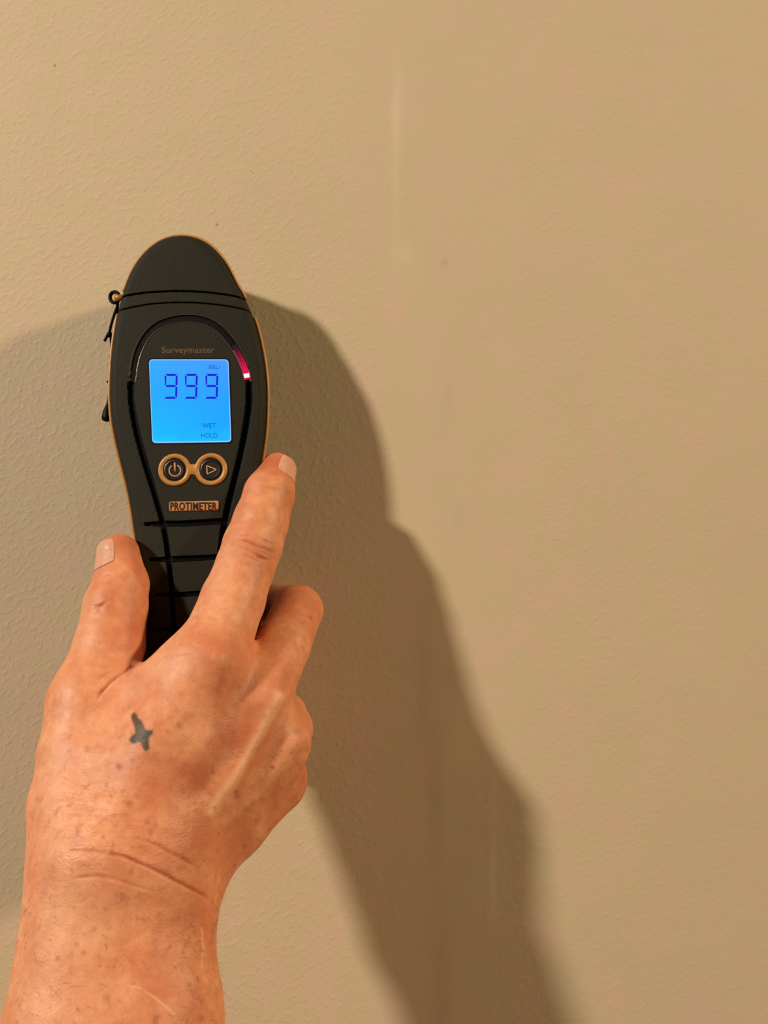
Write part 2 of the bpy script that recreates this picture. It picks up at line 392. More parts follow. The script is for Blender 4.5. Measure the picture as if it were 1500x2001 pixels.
# screen
def screen_material():
    k = Nt('lit_screen'); tc = k.n('ShaderNodeTexCoord'); sp = k.n('ShaderNodeSeparateXYZ', {0: tc.outputs['Object']})
    a = ML(292, 703); b = ML(451, 865)
    x = k.math('DIVIDE', k.math('SUBTRACT', sp.outputs[0], a[0]/1000), (b[0]-a[0])/1000)
    y = k.math('DIVIDE', k.math('SUBTRACT', sp.outputs[1], a[1]/1000), (b[1]-a[1])/1000)
    nz = k.n('ShaderNodeTexNoise', {'Vector': tc.outputs['Object'], 'Scale': 90.0, 'Detail': 1.0})
    y2 = k.math('ADD', y, k.math('MULTIPLY_ADD', nz.outputs[0], .3, -.15))
    left = k.ramp(y2, [(0., s2l((48, 168, 255))), (.45, s2l((22, 172, 255))), (.85, s2l((6, 188, 255))), (1., s2l((0, 214, 252)))])
    rgt = k.ramp(y2, [(0., s2l((72, 155, 255))), (.45, s2l((34, 160, 255))), (.8, s2l((10, 165, 255))), (1., s2l((20, 185, 255)))])
    c = k.mix(k.math('ADD', x, k.math('MULTIPLY_ADD', nz.outputs[0], .3, -.15), clamp=True), left, rgt)
    k.l(c, k.p.inputs['Emission Color']); k.p.inputs['Emission Strength'].default_value = .97
    k.p.inputs['Base Color'].default_value = (.01, .02, .04, 1); k.p.inputs['Roughness'].default_value = .35; k.p.inputs['Specular IOR Level'].default_value = .1
    return k.m
plate('screen_bezel', MLs(rounded([(288.5, 699.5), (449, 699.5), (454.5, 867), (295, 869)], 9)), -.3, .08, plain('bezel_navy', (.003, .004, .014), .3), meter)
M_EDGE = plain('screen_edge', (.02, .03, .05), .4, emit=s2l((150, 195, 255)), estr=.9)
plate('screen_edge', MLs(rounded([(291, 702.5), (446.5, 702.5), (452, 864), (297.5, 866)], 8)), -.2, .14, M_EDGE, meter)
screen = plate('screen', MLs(rounded([(292.3, 704.2), (445, 704.2), (450, 861.5), (299, 863.5)], 7)), -.1, .20, screen_material(), meter, label='glowing blue display')
M_SEG = plain('display_segment', (.005, .005, .03), .5, .1, emit=s2l((18, 10, 205)), estr=1.0)
M_SEG2 = plain('display_text', (.005, .02, .08), .5, .1, emit=s2l((8, 92, 205)), estr=1.0)
def quad_poly(name, polys, z, mat, parent, dz=.02):
    V = []; F = []
    for P in polys:
        P = MLs(P); ar = .5*np.sum(P[:, 0]*np.roll(P[:, 1], -1)-np.roll(P[:, 0], -1)*P[:, 1])
        if ar < 0: P = P[::-1]
        n = len(P); k = len(V)
        V += [(x/1000, y/1000, z/1000) for x, y in P]+[(x/1000, y/1000, (z+dz)/1000) for x, y in P]
        F += [tuple(k+i for i in range(n))[::-1], tuple(k+n+i for i in range(n))]+[(k+i, k+(i+1) % n, k+n+(i+1) % n, k+n+i) for i in range(n)]
    return link(name, mesh(name, V, F), mat, parent)
for (ua, ub) in ((321.6, 347.4), (361.3, 386.6), (401.2, 426.6)):
    va, vb = 731, 779.5; vm = 754.6; t = 4.0
    def sk(u, v): return (u-(v-va)*.028, v)
    g = .9
    def hseg(v, s0, s1):      # horizontal bar with slanted ends
        return [sk(ua+g+s0[0], v-t/2), sk(ub-g-s1[0], v-t/2), sk(ub-g-s1[1], v+t/2), sk(ua+g+s0[1], v+t/2)]
    segs = [hseg(va+t/2, (1.2, t+.6), (.6, t)), [sk(ua+t+1, vm-t/2), sk(ub-t-1, vm-t/2), sk(ub-t/2-.6, vm), sk(ub-t-1, vm+t/2), sk(ua+t+1, vm+t/2), sk(ua+t/2+.8, vm)],
            [sk(ua+1.2, vb), sk(ub-1.2, vb), sk(ub-t-1, vb-t), sk(ua+t+1, vb-t)],
            [sk(ua, va+2.2), sk(ua+t-.2, va+t+1), sk(ua+t-.2, vm-t/2-.8), sk(ua+1.6, vm-1)],
            [sk(ub, va+2.2), sk(ub, vm-2.0), sk(ub-t/2, vm-1), sk(ub-t+.2, vm-t/2-.8), sk(ub-t+.2, va+t+1)],
            [sk(ub, vm+2.0), sk(ub, vb-2.0), sk(ub-t+.2, vb-t-1), sk(ub-t+.2, vm+t/2+.8), sk(ub-t/2, vm+1)]]
    quad_poly('digit', segs, .20, M_SEG, screen)
def text(name, s, u0, v0, u1, v1, z, mat, parent, offset=0.0, label=None, depth=.03):
    """letters filling the pixel box (u0, v0)-(u1, v1)"""
    cu = bpy.data.curves.new(name, 'FONT'); cu.body = s; cu.size = 1; cu.offset = offset; cu.space_character = 1.0+3.2*offset; cu.extrude = .02; cu.resolution_u = 3
    tmp = bpy.data.objects.new(name+'_tmp', cu); COL.objects.link(tmp)
    me_ = bpy.data.meshes.new_from_object(tmp); bpy.data.objects.remove(tmp); me_.name = name
    co = np.zeros(len(me_.vertices)*3, np.float32); me_.vertices.foreach_get('co', co); co = co.reshape(-1, 3)
    mn, mx = co.min(0), co.max(0); n = (co-mn)/(mx-mn+1e-9)
    c00, c10, c01, c11 = ML(u0, v1), ML(u1, v1), ML(u0, v0), ML(u1, v0)
    a, b = n[:, :1], n[:, 1:2]
    xy = (1-a)*(1-b)*c00+a*(1-b)*c10+(1-a)*b*c01+a*b*c11
    out = np.column_stack([xy, z+n[:, 2]*depth])/1000
    me_.vertices.foreach_set('co', out.astype(np.float32).ravel()); me_.update(); me_.materials.clear()
    return link(name, me_, mat, parent, label=label)
text('display_text', 'REL', 408.5, 713.5, 427, 721.5, .20, M_SEG2, screen)
quad_poly('display_mark', [[(427.8, 718.5), (430.4, 715.4), (431, 716.6), (429, 719)]], .20, M_SEG2, screen)
text('display_text', 'WET', 395, 827.3, 421.5, 836.3, .20, plain('display_word', (.005, .02, .08), .5, .1, emit=s2l((20, 70, 215)), estr=1.0), screen)
text('display_text', 'HOLD', 393, 846.2, 425, 855.6, .20, plain('display_word_b', (.005, .02, .08), .5, .1, emit=s2l((14, 88, 205)), estr=1.0), screen)
text('product_lettering', 'Surveymaster', 316, 677.5, 418.5, 693.5, .0, M_BROWNPRINT, meter, .012, label='small brown lettering above the screen')
badge = plate('badge', MLs(rounded([(330.5, 980.5), (427, 978.5), (427.5, 997.5), (330.5, 999.5)], 4)), -.2, .55, M_GOLD, meter, bevel=.28, label='small orange gold name plate')
text('badge_lettering', 'PROTIMETER', 333.3, 981.8, 424.4, 997.4, .55, M_MAROON, badge, .032, depth=.10)

# light scale: ticks in the arched window, and the lit red end
arcp = spline(MLs(ARC), 12)/1.0
seglen = np.concatenate([[0], np.cumsum(np.linalg.norm(np.diff(arcp, axis=0), axis=1))]); AL = seglen[-1]
def at_arc(s):
    s = min(max(s, .05), AL-.05)
    x = np.interp(s, seglen, arcp[:, 0]); y = np.interp(s, seglen, arcp[:, 1])
    x2 = np.interp(min(s+.3, AL), seglen, arcp[:, 0]); y2 = np.interp(min(s+.3, AL), seglen, arcp[:, 1])
    x1 = np.interp(s-.3, seglen, arcp[:, 0]); y1_ = np.interp(s-.3, seglen, arcp[:, 1])
    t = np.array([x2-x1, y2-y1_]); t /= np.linalg.norm(t); return np.array([x, y]), t
def block(s0, s1, n0, n1, z0_, z1_, k, V, F):
    (p, t), (q_, t2) = at_arc(s0), at_arc(s1); n, n2 = np.array([-t[1], t[0]]), np.array([-t2[1], t2[0]])
    c = [p+n*n0, q_+n2*n0, q_+n2*n1, p+n*n1]
    for z in (z0_, z1_):
        for a in c: V.append((a[0]/1000, a[1]/1000, z/1000))
    F += [(k, k+1, k+2, k+3), (k+7, k+6, k+5, k+4), (k, k+4, k+5, k+1), (k+1, k+5, k+6, k+2), (k+2, k+6, k+7, k+3), (k+3, k+7, k+4, k)]
V = []; F = []
s = AL*.20
while s < AL*.80:
    block(s, s+.62, -1.0, .25, -.6, -.42, len(V), V, F); s += 1.22
link('tick_mark', mesh('tick_mark', V, F), M_TICK, meter, kind='stuff')
reds = [(.835, .2, .015), (.86, .35, .02), (.885, .55, .03), (.91, .9, .05), (.935, 1.0, .08), (.96, 1.0, .12)]
NSEG = 9
for i in range(NSEG):
    f0 = .80+.175*i/NSEG; f1 = .80+.175*(i+.93)/NSEG; V = []; F = []
    block(AL*f0, AL*f1, -1.05, .95, -.6, -.38, 0, V, F)
    g_ = (i/(NSEG-1))**1.7
    e = (0.02+.95*g_, .002+.0*g_, .008+.07*g_)
    link('light_segment', mesh('light_segment', V, F), plain('red_glow_%d' % i, (.02, .004, .006), .3, .4, emit=e, estr=1.0), meter)
V = []; F = []; block(AL*.80, AL*.978, -1.42, -1.12, -1.0, -.2, 0, V, F)
n_ = 14; V = []; F = []
for i in range(n_):
    a, b = .82+.155*i/n_, .82+.155*(i+1)/n_; block(AL*a, AL*b, -1.40, -1.08, -.7, -.15, len(V), V, F)
link('glow_rim', mesh('glow_rim', V, F), plain('rim_glow', (.03, .01, .012), .3, emit=(.42, .035, .085), estr=1.0), meter)
V = []; F = []; block(AL*.968, AL*.990, -1.0, 1.05, -.6, -.1, 0, V, F)
link('indicator_light', mesh('indicator_light', V, F), plain('led_white', (.9, .6, .7), .3, emit=(1.0, .62, .80), estr=1.25), meter, label='bright pink lamp at the end of the scale')
V = []; F = []; block(AL*.950, AL*.999, -1.4, 1.45, -.6, -.28, 0, V, F)
link('light_halo', mesh('light_halo', V, F), plain('led_halo', (.05, .005, .01), .3, emit=(.62, .004, .045), estr=1.0), meter)  # red halo of the indicator lamp, painted as a glowing block
# clear outer and inner lip of the arched window
for nm, off, rr in (('window_lip', 1.52, .00018), ('window_lip', -1.55, .00022)):
    P = []
    for s in np.linspace(AL*.01, AL*.94, 90):
        p, t = at_arc(s); n = np.array([-t[1], t[0]]); p = p+n*off; P.append((p[0]/1000, p[1]/1000, -.00002))
    tube(nm, P, rr, plain('lip_grey', (.045, .033, .030), .5, .4), meter, seg=6)

# buttons
cL, cR = ML(341, 918.3), ML(412.3, 917.3)
def circ(c, r, n=64, a0=0, a1=2*math.pi, end=False): return [c+r*np.array([math.cos(a), math.sin(a)]) for a in np.linspace(a0, a1, n, endpoint=end)]
ro, ri = 6.25, 4.45
bh = 2.05                                              # half height of the bridge
def ring_loft(c, name, side):
    prof = [(ri-.05, -.6), (ri, .35), (ri+.35, .62), (ro-.75, .80), (ro-.2, .60), (ro, .10), (ro, -.4)]
    n = 96; V = []; F = []
    for r, z in prof:
        for p in circ(c, r, n): V.append((p[0]/1000, p[1]/1000, z/1000))
    for j in range(len(prof)-1):
        for i in range(n):
            F.append((j*n+i, j*n+(i+1) % n, (j+1)*n+(i+1) % n, (j+1)*n+i)[::-1])
    return V, F
V, F = ring_loft(cL, 'a', 1); V2, F2 = ring_loft(cR, 'b', -1); k0 = len(V)
V += V2; F += [tuple(k0+i for i in f) for f in F2]
dirv = (cR-cL)/np.linalg.norm(cR-cL); per = np.array([-dirv[1], dirv[0]]); k0 = len(V)
L0 = np.linalg.norm(cR-cL); nb = 13
for i in range(nb):
    s = ri+.55+(L0-2*ri-1.1)*i/(nb-1); tt = abs((i/(nb-1))-.5)*2
    hw = bh+1.5*tt**3
    for (f_, z) in ((-1, -.3), (-.98, .35), (-.8, .64), (.8, .64), (.98, .35), (1, -.3)):
        p = cL+dirv*s+per*hw*f_; V.append((p[0]/1000, p[1]/1000, z/1000))
for i in range(nb-1):
    for j in range(5): F.append((k0+i*6+j, k0+(i+1)*6+j, k0+(i+1)*6+j+1, k0+i*6+j+1))
link('button_surround', mesh('button_surround', V, F), M_ORANGE, meter, smooth=True, label='raised orange figure of eight ring around the two buttons')
def button(c, lab):
    prof = [(ri, -.5), (ri-.1, -.15), (ri-.5, .05), (3.3, .12), (2.8, .0), (1.5, -.12), (.02, -.15)]
    n = 64; V = []; F = []
    for r, z in prof:
        for p in circ(c, r, n): V.append((p[0]/1000, p[1]/1000, z/1000))
    for j in range(len(prof)-1):
        for i in range(n): F.append((j*n+i, j*n+(i+1) % n, (j+1)*n+(i+1) % n, (j+1)*n+i))
    return link('button', mesh('button', V, F), M_BUTTON, meter, smooth=True, label=lab)
bl = button(cL, 'round black power button'); br = button(cR, 'round black button with a triangle')
c = ML(341.6, 919.6)
V, F = tube('', [(*(p/1000), .00008) for p in circ(c, 2.15, 40, math.radians(118), math.radians(422), True)], .00026, None, None, 8, make=False)
b0, b1 = ML(341.3, 904), ML(341.8, 921.5); Vb, Fb = tube('', [(*(b0/1000), .00012), (*(b1/1000), .00010)], .00032, None, None, 8, make=False)
k0 = len(V); V += Vb; F += [tuple(k0+i for i in f) for f in Fb]
link('power_symbol', mesh('power_symbol', V, F), M_SYMBOL, bl, smooth=True)
tri = MLs([(403.7, 910), (423.2, 918), (404.8, 926.6)])
P = []
for i in range(3):
    a, b = tri[i], tri[(i+1) % 3]
    for t in np.linspace(.03, .97, 8): P.append((*((a+(b-a)*t)/1000), .0001))
tube('triangle_symbol', P, .00024, M_SYMBOL, br, 8, closed=True)
# peg on the left for the cord
pa, pb = ML(243, 582, ZS), ML(224, 581, ZS)
tube('cord_peg', [(*(pa/1000), (ZS-.3)/1000), (*((pa*.4+pb*.6)/1000), (ZS-.3)/1000), (*((pb)/1000), (ZS-.3)/1000)], [.0013, .0012, .00125], M_ORANGE, meter, 14, label='small orange peg at the side')

# ------------------------------------------------------------------ the cord hanging on the peg
hz = PX(224, 581, 33.0)
def wp(u, v, h): return W(*PX(u, v, h))
lan = thing('wrist_cord', 'thin black knotted cord hanging from the orange peg down the left side of the meter', 'cord', Matrix.Translation(Vector(wp(224, 581, 28))))
LO = np.array(lan.location)
def ctube(name, pts, r, seg=10, closed=False): return tube(name, [wp(*p)-LO for p in pts], r, M_BLACK, lan, seg, closed=closed)
ctube('loop', [(224+9*math.cos(a), 581+10.5*math.sin(a), 29+1.2*math.cos(a)) for a in np.linspace(0, 2*math.pi, 28, endpoint=False)], .00075, closed=True)
pp = spline([(230, 590, 29), (228.5, 600, 28.5), (223, 615, 28), (217, 635, 28), (214, 650, 28)], 5); ctube('strand', pp, .00055)
pp = spline([(230, 592, 28), (229, 610, 26), (226.5, 630, 25), (224.5, 646, 25)], 5); ctube('strand', pp, .0006)
def blob(name, c, rx, ry, rz, seg=20):
    V = []; F = []; n = seg; m = seg//2; C = wp(*c)-LO
    for j in range(m+1):
        for i in range(n):
            a = math.pi*j/m; b = 2*math.pi*i/n
            V.append(C+np.array([rx*math.sin(a)*math.cos(b), ry*math.sin(a)*math.sin(b), rz*math.cos(a)]))
    for j in range(m):
        for i in range(n): F.append((j*n+i, (j+1)*n+i, (j+1)*n+(i+1) % n, j*n+(i+1) % n))
    return link(name, mesh(name, V, F), M_BLACK, lan, smooth=True)
blob('knot', (214, 654, 28), .0012, .0012, .0012)
ctube('tail', spline([(211, 652, 28), (207.5, 660, 28), (204, 667, 28)], 4), .00055)
ctube('tail', spline([(215, 655, 28), (219, 657, 28), (222, 660, 27)], 4), .0005)
ctube('strand', spline([(216.5, 655, 26), (219, 690, 23), (217, 722, 22), (215.5, 745, 22), (214, 765, 22), (211.5, 790, 22)], 6), .0006)
blob('bead', (211, 746, 22), .00062, .0006, .0006)
ctube('toggle', spline([(212.5, 778, 22), (211.5, 788, 22), (210.2, 797, 22), (209.4, 806, 22), (209.2, 814, 22), (209.4, 820, 22), (209.6, 824.5, 22)], 4),
      np.interp(np.linspace(0, 1, 25), [0, .2, .42, .65, .82, .94, 1], [.0005, .0008, .00155, .00215, .00215, .0014, .0003]), 18)

# ------------------------------------------------------------------ the person: one hand and forearm as one continuous skin
def cap(P, a, b, ra, rb):
    ab = b-a; L2 = ab@ab; t = np.clip(((P-a)@ab)/L2, 0, 1)
    return np.linalg.norm(P-a-t[:, None]*ab, axis=1)-(ra+(rb-ra)*t)
def smin(a, b, k):
    h = np.clip(.5+.5*(b-a)/k, 0, 1); return b+(a-b)*h-k*h*(1-h)
def N(u, v, h, r): return (PX(u, v, h), r)
def chain(P, nodes, k=1.5):
    d = None
    for (a, ra), (b, rb) in zip(nodes[:-1], nodes[1:]):
        c_ = cap(P, a, b, ra, rb); d = c_ if d is None else smin(d, c_, k)
    return d
WR = PX(236, 1700, 97); 
def off(p, x, h=0, z=0): return np.array([p[0]+x, p[1]+h, p[2]+z])
F0 = PX(223, 2001, 112)
F1 = F0+(F0-WR)*1.6; F2 = F0+(F0-WR)*4.4
FORE = [[(off(WR, -8.6, 1), 19.0), (off(F0, -10.2, 1), 20.8), (off(F1, -13), 25), (off(F2, -14), 33)],
        [(off(WR, 8.4, -3), 18.6), (off(F0, 10.6, -2), 20.4), (off(F1, 13), 25), (off(F2, 14), 33)]]
INDEX = [N(410, 1290, 76, 12.4), N(455, 1172, 62.5, 11.3), N(480, 1105, 56, 10.6), N(493, 1067, 52, 10.8), N(510, 1018, 48, 10.2), N(526, 965, 43, 9.5), N(541, 921, 37, 7.2)]
THUMB = [N(172, 1372, 75, 12.2), N(214, 1262, 65, 12.0), N(226, 1185, 58.5, 11.2), N(236, 1143, 55, 9.9), N(232, 1083, 50.5, 7.6)]
MIDDLE = [N(508, 1352, 70, 11.2), N(552, 1262, 53, 10.2), N(581, 1193, 36, 9.7), N(545, 1185, 26, 8.8), N(500, 1190, 15, 8.3), N(440, 1197, 11, 7.4)]
RING = [N(541, 1447, 68, 11.4), N(556, 1425, 48, 10.2), N(552, 1400, 31, 9.4), N(500, 1352, 16, 8.2), N(440, 1345, 11, 7.4)]
PINKY = [N(540, 1524, 62, 10.6), N(547, 1510, 45, 9.4), N(538, 1490, 30, 8.5), N(495, 1450, 17, 7.6), N(445, 1440, 12, 6.8)]
def sdf(P):
    d = None
    for c_ in FORE:
        e = chain(P, c_, 4); d = e if d is None else smin(d, e, 14)
    pal = None
    for nodes in ([N(218, 1640, 98, 14.5), N(320, 1450, 88, 13.5), N(405, 1300, 77.5, 12.8)],
                  [N(262, 1655, 98, 14.5), N(390, 1490, 84, 13.2), N(500, 1362, 71, 12.2)],
                  [N(305, 1680, 94, 14), N(430, 1550, 80, 13), N(538, 1452, 69, 11.8)],
                  [N(345, 1700, 88, 13.5), N(450, 1605, 75, 12.4), N(536, 1528, 63.5, 10.8)],
                  [N(230, 1490, 86, 12.5), N(268, 1385, 76, 10)], [N(280, 1368, 74, 9.2), N(350, 1316, 76, 10.5)]):
        e = chain(P, nodes, 3); pal = e if pal is None else smin(pal, e, 8)
    d = smin(d, pal, 14)
    d = smin(d, chain(P, [N(165, 1690, 92, 14), N(152, 1570, 89, 14.5), N(160, 1470, 82, 13.2), N(172, 1372, 75, 11.8)], 4), 9)
    d = smin(d, chain(P, THUMB), 7)
    d = smin(d, chain(P, INDEX), 6)
    d = smin(d, chain(P, MIDDLE), 3.5)
    d = smin(d, chain(P, RING), 2.6)
    d = smin(d, chain(P, PINKY), 2.6)
    # tendons and veins standing proud of the back of the hand
    for a, b, r, k in TENDONS: d = smin(d, cap(P, a, b, r, r*.8), k)
    return d
TENDONS = []
def sdf_big(P, f=None, n=400000):
    out = np.empty(len(P))
    for i in range(0, len(P), n): out[i:i+n] = sdf(P[i:i+n])
    return out
def grad(P, e=.15):
    g = np.stack([sdf_big(P+np.array(v)*e)-sdf_big(P-np.array(v)*e) for v in ((1, 0, 0), (0, 1, 0), (0, 0, 1))], 1)
    return g/(np.linalg.norm(g, axis=1)[:, None]+1e-9)
# surface nets
H = 1.9
lo = np.array([-150., -2., -400.]); hi = np.array([10., 290., 40.])
dims = np.ceil((hi-lo)/H).astype(int)+1
gx, gh, gz = [lo[i]+np.arange(dims[i])*H for i in range(3)]
# skip far cells: coarse pass
cs = 6
cgx, cgh, cgz = gx[::cs], gh[::cs], gz[::cs]
CP = np.stack(np.meshgrid(cgx, cgh, cgz, indexing='ij'), -1).reshape(-1, 3)
CD = sdf_big(CP).reshape(len(cgx), len(cgh), len(cgz))
G = np.full(tuple(dims), 50.0)
near = np.abs(CD) < cs*H*1.75+4
inside_c = CD < 0
for i, j, k in np.argwhere(near | inside_c):
    a, b, c_ = i*cs, j*cs, k*cs
    if not near[i, j, k]: continue
ni = np.repeat(np.repeat(np.repeat(near, cs, 0), cs, 1), cs, 2)
sh = cs//2
full = np.zeros(tuple(dims), bool)
ii = np.clip((np.arange(dims[0])+sh)//cs, 0, near.shape[0]-1); jj = np.clip((np.arange(dims[1])+sh)//cs, 0, near.shape[1]-1); kk = np.clip((np.arange(dims[2])+sh)//cs, 0, near.shape[2]-1)
full = near[np.ix_(ii, jj, kk)]; sgn = CD[np.ix_(ii, jj, kk)]
G = np.where(sgn < 0, -50.0, 50.0)
wi = np.argwhere(full); G[full] = sdf_big(lo+wi*H)
S = G < 0
off8 = [(a, b, c_) for a in (0, 1) for b in (0, 1) for c_ in (0, 1)]
n0, n1, n2 = dims
cnt = sum(S[a:n0-1+a, b:n1-1+b, c_:n2-1+c_].astype(np.int8) for a, b, c_ in off8)
act = (cnt > 0) & (cnt < 8); cells = np.argwhere(act); vid = -np.ones(act.shape, np.int64); vid[act] = np.arange(len(cells))
acc = np.zeros((len(cells), 3)); num = np.zeros(len(cells))
for ia in range(8):
    for ib_ in range(ia+1, 8):
        A, B = np.array(off8[ia]), np.array(off8[ib_])
        if np.abs(A-B).sum() != 1: continue
        va = G[tuple((cells+A).T)]; vb = G[tuple((cells+B).T)]
        m = (va < 0) != (vb < 0); t = np.where(m, va/(va-vb+1e-12), 0)
        acc[m] += ((cells+A)+t[:, None]*(B-A))[m]; num[m] += 1
VV = lo+acc/num[:, None]*H
quads = []
for axn in range(3):
    o1, o2 = [(1, 2), (2, 0), (0, 1)][axn]
    sl = [slice(1, -1)]*3; sl[axn] = slice(0, -1)
    e = np.zeros(3, int); e[axn] = 1
    a = S[:-1 if axn == 0 else None, :-1 if axn == 1 else None, :-1 if axn == 2 else None]
    b = S[1 if axn == 0 else None:, 1 if axn == 1 else None:, 1 if axn == 2 else None:]
    ed = np.argwhere(a != b)
    ok = (ed[:, o1] > 0) & (ed[:, o2] > 0) & (ed[:, o1] < dims[o1]-1) & (ed[:, o2] < dims[o2]-1); ed = ed[ok]
    u1 = np.zeros(3, int); u1[o1] = 1; u2 = np.zeros(3, int); u2[o2] = 1
    qd = np.stack([vid[tuple((ed-u1-u2).T)], vid[tuple((ed-u2).T)], vid[tuple(ed.T)], vid[tuple((ed-u1).T)]], 1)
    flip = S[tuple(ed.T)]
    qd[~flip] = qd[~flip][:, ::-1]; quads.append(qd)
QQ = np.vstack(quads); QQ = QQ[(QQ >= 0).all(1)]
use_, inv_ = np.unique(QQ, return_inverse=True); VV = VV[use_]; QQ = inv_.reshape(-1, 4)
def subdivide(V, Q):
    e = np.stack([Q, np.roll(Q, -1, 1)], -1).reshape(-1, 2); es = np.sort(e, 1)
    key = es[:, 0]*len(V)+es[:, 1]; uq, first, inv = np.unique(key, return_index=True, return_inverse=True)
    mid = (V[es[first, 0]]+V[es[first, 1]])/2; fc = V[Q].mean(1)
    em = (len(V)+inv).reshape(-1, 4); fi = len(V)+len(mid)+np.arange(len(Q))
    out = np.stack([np.stack([Q[:, i], em[:, i], fi, em[:, i-1]], 1) for i in range(4)], 1).reshape(-1, 4)
    return np.vstack([V, mid, fc]), out
def relax(V, Q, it=2):
    for _ in range(it):
        s_ = np.zeros_like(V); n_2 = np.zeros(len(V))
        for i in range(4):
            for j in (1, 3):
                np.add.at(s_, Q[:, i], V[Q[:, (i+j) % 4]]); np.add.at(n_2, Q[:, i], 1)
        V = V*.4+.6*s_/n_2[:, None]
    return V
VV = relax(VV, QQ, 2)
VV = VV-grad(VV)*sdf_big(VV)[:, None]
VV, QQ = subdivide(VV, QQ); VV = VV-grad(VV)*sdf_big(VV)[:, None]
VV, QQ = subdivide(VV, QQ); NN = grad(VV); VV = VV-NN*sdf_big(VV)[:, None]

# ---- fine relief and skin colouring, laid on the side of the skin that the photograph shows
uu = 750+FPX*VV[:, 0]/(DIST-VV[:, 1]); vv = 1000.5-FPX*VV[:, 2]/(DIST-VV[:, 1])
view = np.stack([-VV[:, 0], DIST-VV[:, 1], -VV[:, 2]], 1); view /= np.linalg.norm(view, axis=1)[:, None]
facing = np.clip((NN*view).sum(1)*4, 0, 1)
def pdist(L):
    return dist_poly(uu, vv, np.array(L, float))
rng = np.random.RandomState(4)
def vnoise(P, cell, seed):
    q_ = P/cell; i0 = np.floor(q_).astype(int); f_ = q_-i0; f_ = f_*f_*(3-2*f_)
    def hsh(i): 
        n_ = (i[:, 0]*73856093) ^ (i[:, 1]*19349663) ^ (i[:, 2]*83492791) ^ (seed*2654435)
        n_ = (n_ ^ (n_ >> 13))*1274126177 & 0x7fffffff; return (n_ & 0xffff)/65535.
    r = 0
    for a, b, c_ in off8:
        w_ = (f_[:, 0] if a else 1-f_[:, 0])*(f_[:, 1] if b else 1-f_[:, 1])*(f_[:, 2] if c_ else 1-f_[:, 2])
        r = r+w_*hsh(i0+np.array([a, b, c_]))
    return r
disp = np.zeros(len(VV)); red = np.zeros(len(VV)); brown = np.zeros(len(VV)); pale = np.zeros(len(VV))
CREASES = [([(205, 1668), (235, 1672), (256, 1679), (285, 1692), (315, 1706), (345, 1722), (375, 1738), (400, 1752), (412, 1766)], 4.5, .62),
           ([(262, 1639), (290, 1645), (312, 1655), (338, 1670), (365, 1684), (385, 1698)], 4, .38),
           ([(140, 1716), (190, 1712), (220, 1717), (259, 1730), (300, 1742)], 4, .30),
           ([(120, 1590), (170, 1592), (240, 1597), (290, 1612)], 4, .16), ([(130, 1662), (180, 1665), (215, 1668)], 4, .2),
           ([(186, 1372), (198, 1352), (216, 1332), (238, 1315), (258, 1303), (280, 1294)], 4.5, .85),
           ([(183, 1338), (194, 1325), (210, 1315), (226, 1312)], 4, .4), ([(280, 1294), (297, 1283)], 3, .3),
           ([(178, 1186), (190, 1185), (201, 1181), (213, 1174)], 3.2, .42), ([(180, 1198), (192, 1194), (202, 1188)], 3, .26),
           ([(196, 1128), (212, 1122), (224, 1124)], 4, .22),
           ([(464, 1052), (480, 1057), (500, 1066), (518, 1074), (536, 1082)], 3, .32), ([(470, 1066), (488, 1076), (506, 1088), (522, 1094), (534, 1092)], 3.2, .40),
           ([(496, 1072), (512, 1080), (528, 1087)], 2.6, .34), ([(478, 1084), (492, 1092), (504, 1098)], 2.8, .25), ([(505, 1050), (518, 1058), (532, 1064)], 2.6, .22),
           ([(462, 1042), (480, 1046), (498, 1048)], 3, .12), ([(508, 946), (530, 955), (556, 960)], 3.5, .14),
           ([(350, 1235), (380, 1262), (410, 1275)], 6, .15), ([(290, 1290), (330, 1282), (372, 1274), (400, 1268)], 5, .16)]
for L, w_, dep in CREASES:
    if L[0][1] < 1200: dep *= 1.7
    d_ = pdist(L); La = np.array(L, float)
    e0 = np.minimum(np.hypot(uu-La[0, 0], vv-La[0, 1]), np.hypot(uu-La[-1, 0], vv-La[-1, 1]))
    tap = np.clip(e0/(w_*5), .12, 1)*(.65+.7*vnoise(VV, 3.5, 41))
    g_ = np.exp(-(d_/(w_*.72))**2)*facing*tap; disp -= g_*dep*.85; red = np.maximum(red, g_*min(1, dep*1.5))
    disp += np.exp(-((d_-w_*2.0)/(w_*1.6))**2)*facing*dep*.10
RIDGES = [([(545, 1362), (520, 1408), (486, 1470), (450, 1535), (412, 1585)], 13, 1.15), ([(590, 1440), (555, 1490), (505, 1548), (440, 1605)], 15, .55),
          ([(430, 1290), (425, 1360), (400, 1440), (360, 1520)], 20, .8), ([(575, 1510), (520, 1580), (450, 1650)], 13, .5),
          ([(330, 1560), (360, 1620), (400, 1660)], 9, .25), ([(300, 1790), (290, 1880), (250, 2001)], 14, .35)]
for L, w_, hgt_ in RIDGES:
    La = np.array(L, float); e1_ = np.hypot(uu-La[-1, 0], vv-La[-1, 1])
    g_ = np.exp(-(pdist(L)/w_)**2)*facing*np.clip(e1_/90, 0, 1); disp += g_*hgt_; 
pale = np.maximum(pale, .75*np.exp(-(pdist(RIDGES[0][0])/9)**2)*facing)  # tendon crests painted paler, as a highlight along the ridge
pale = np.maximum(pale, .28*np.exp(-(pdist(RIDGES[1][0])/8)**2)*facing)
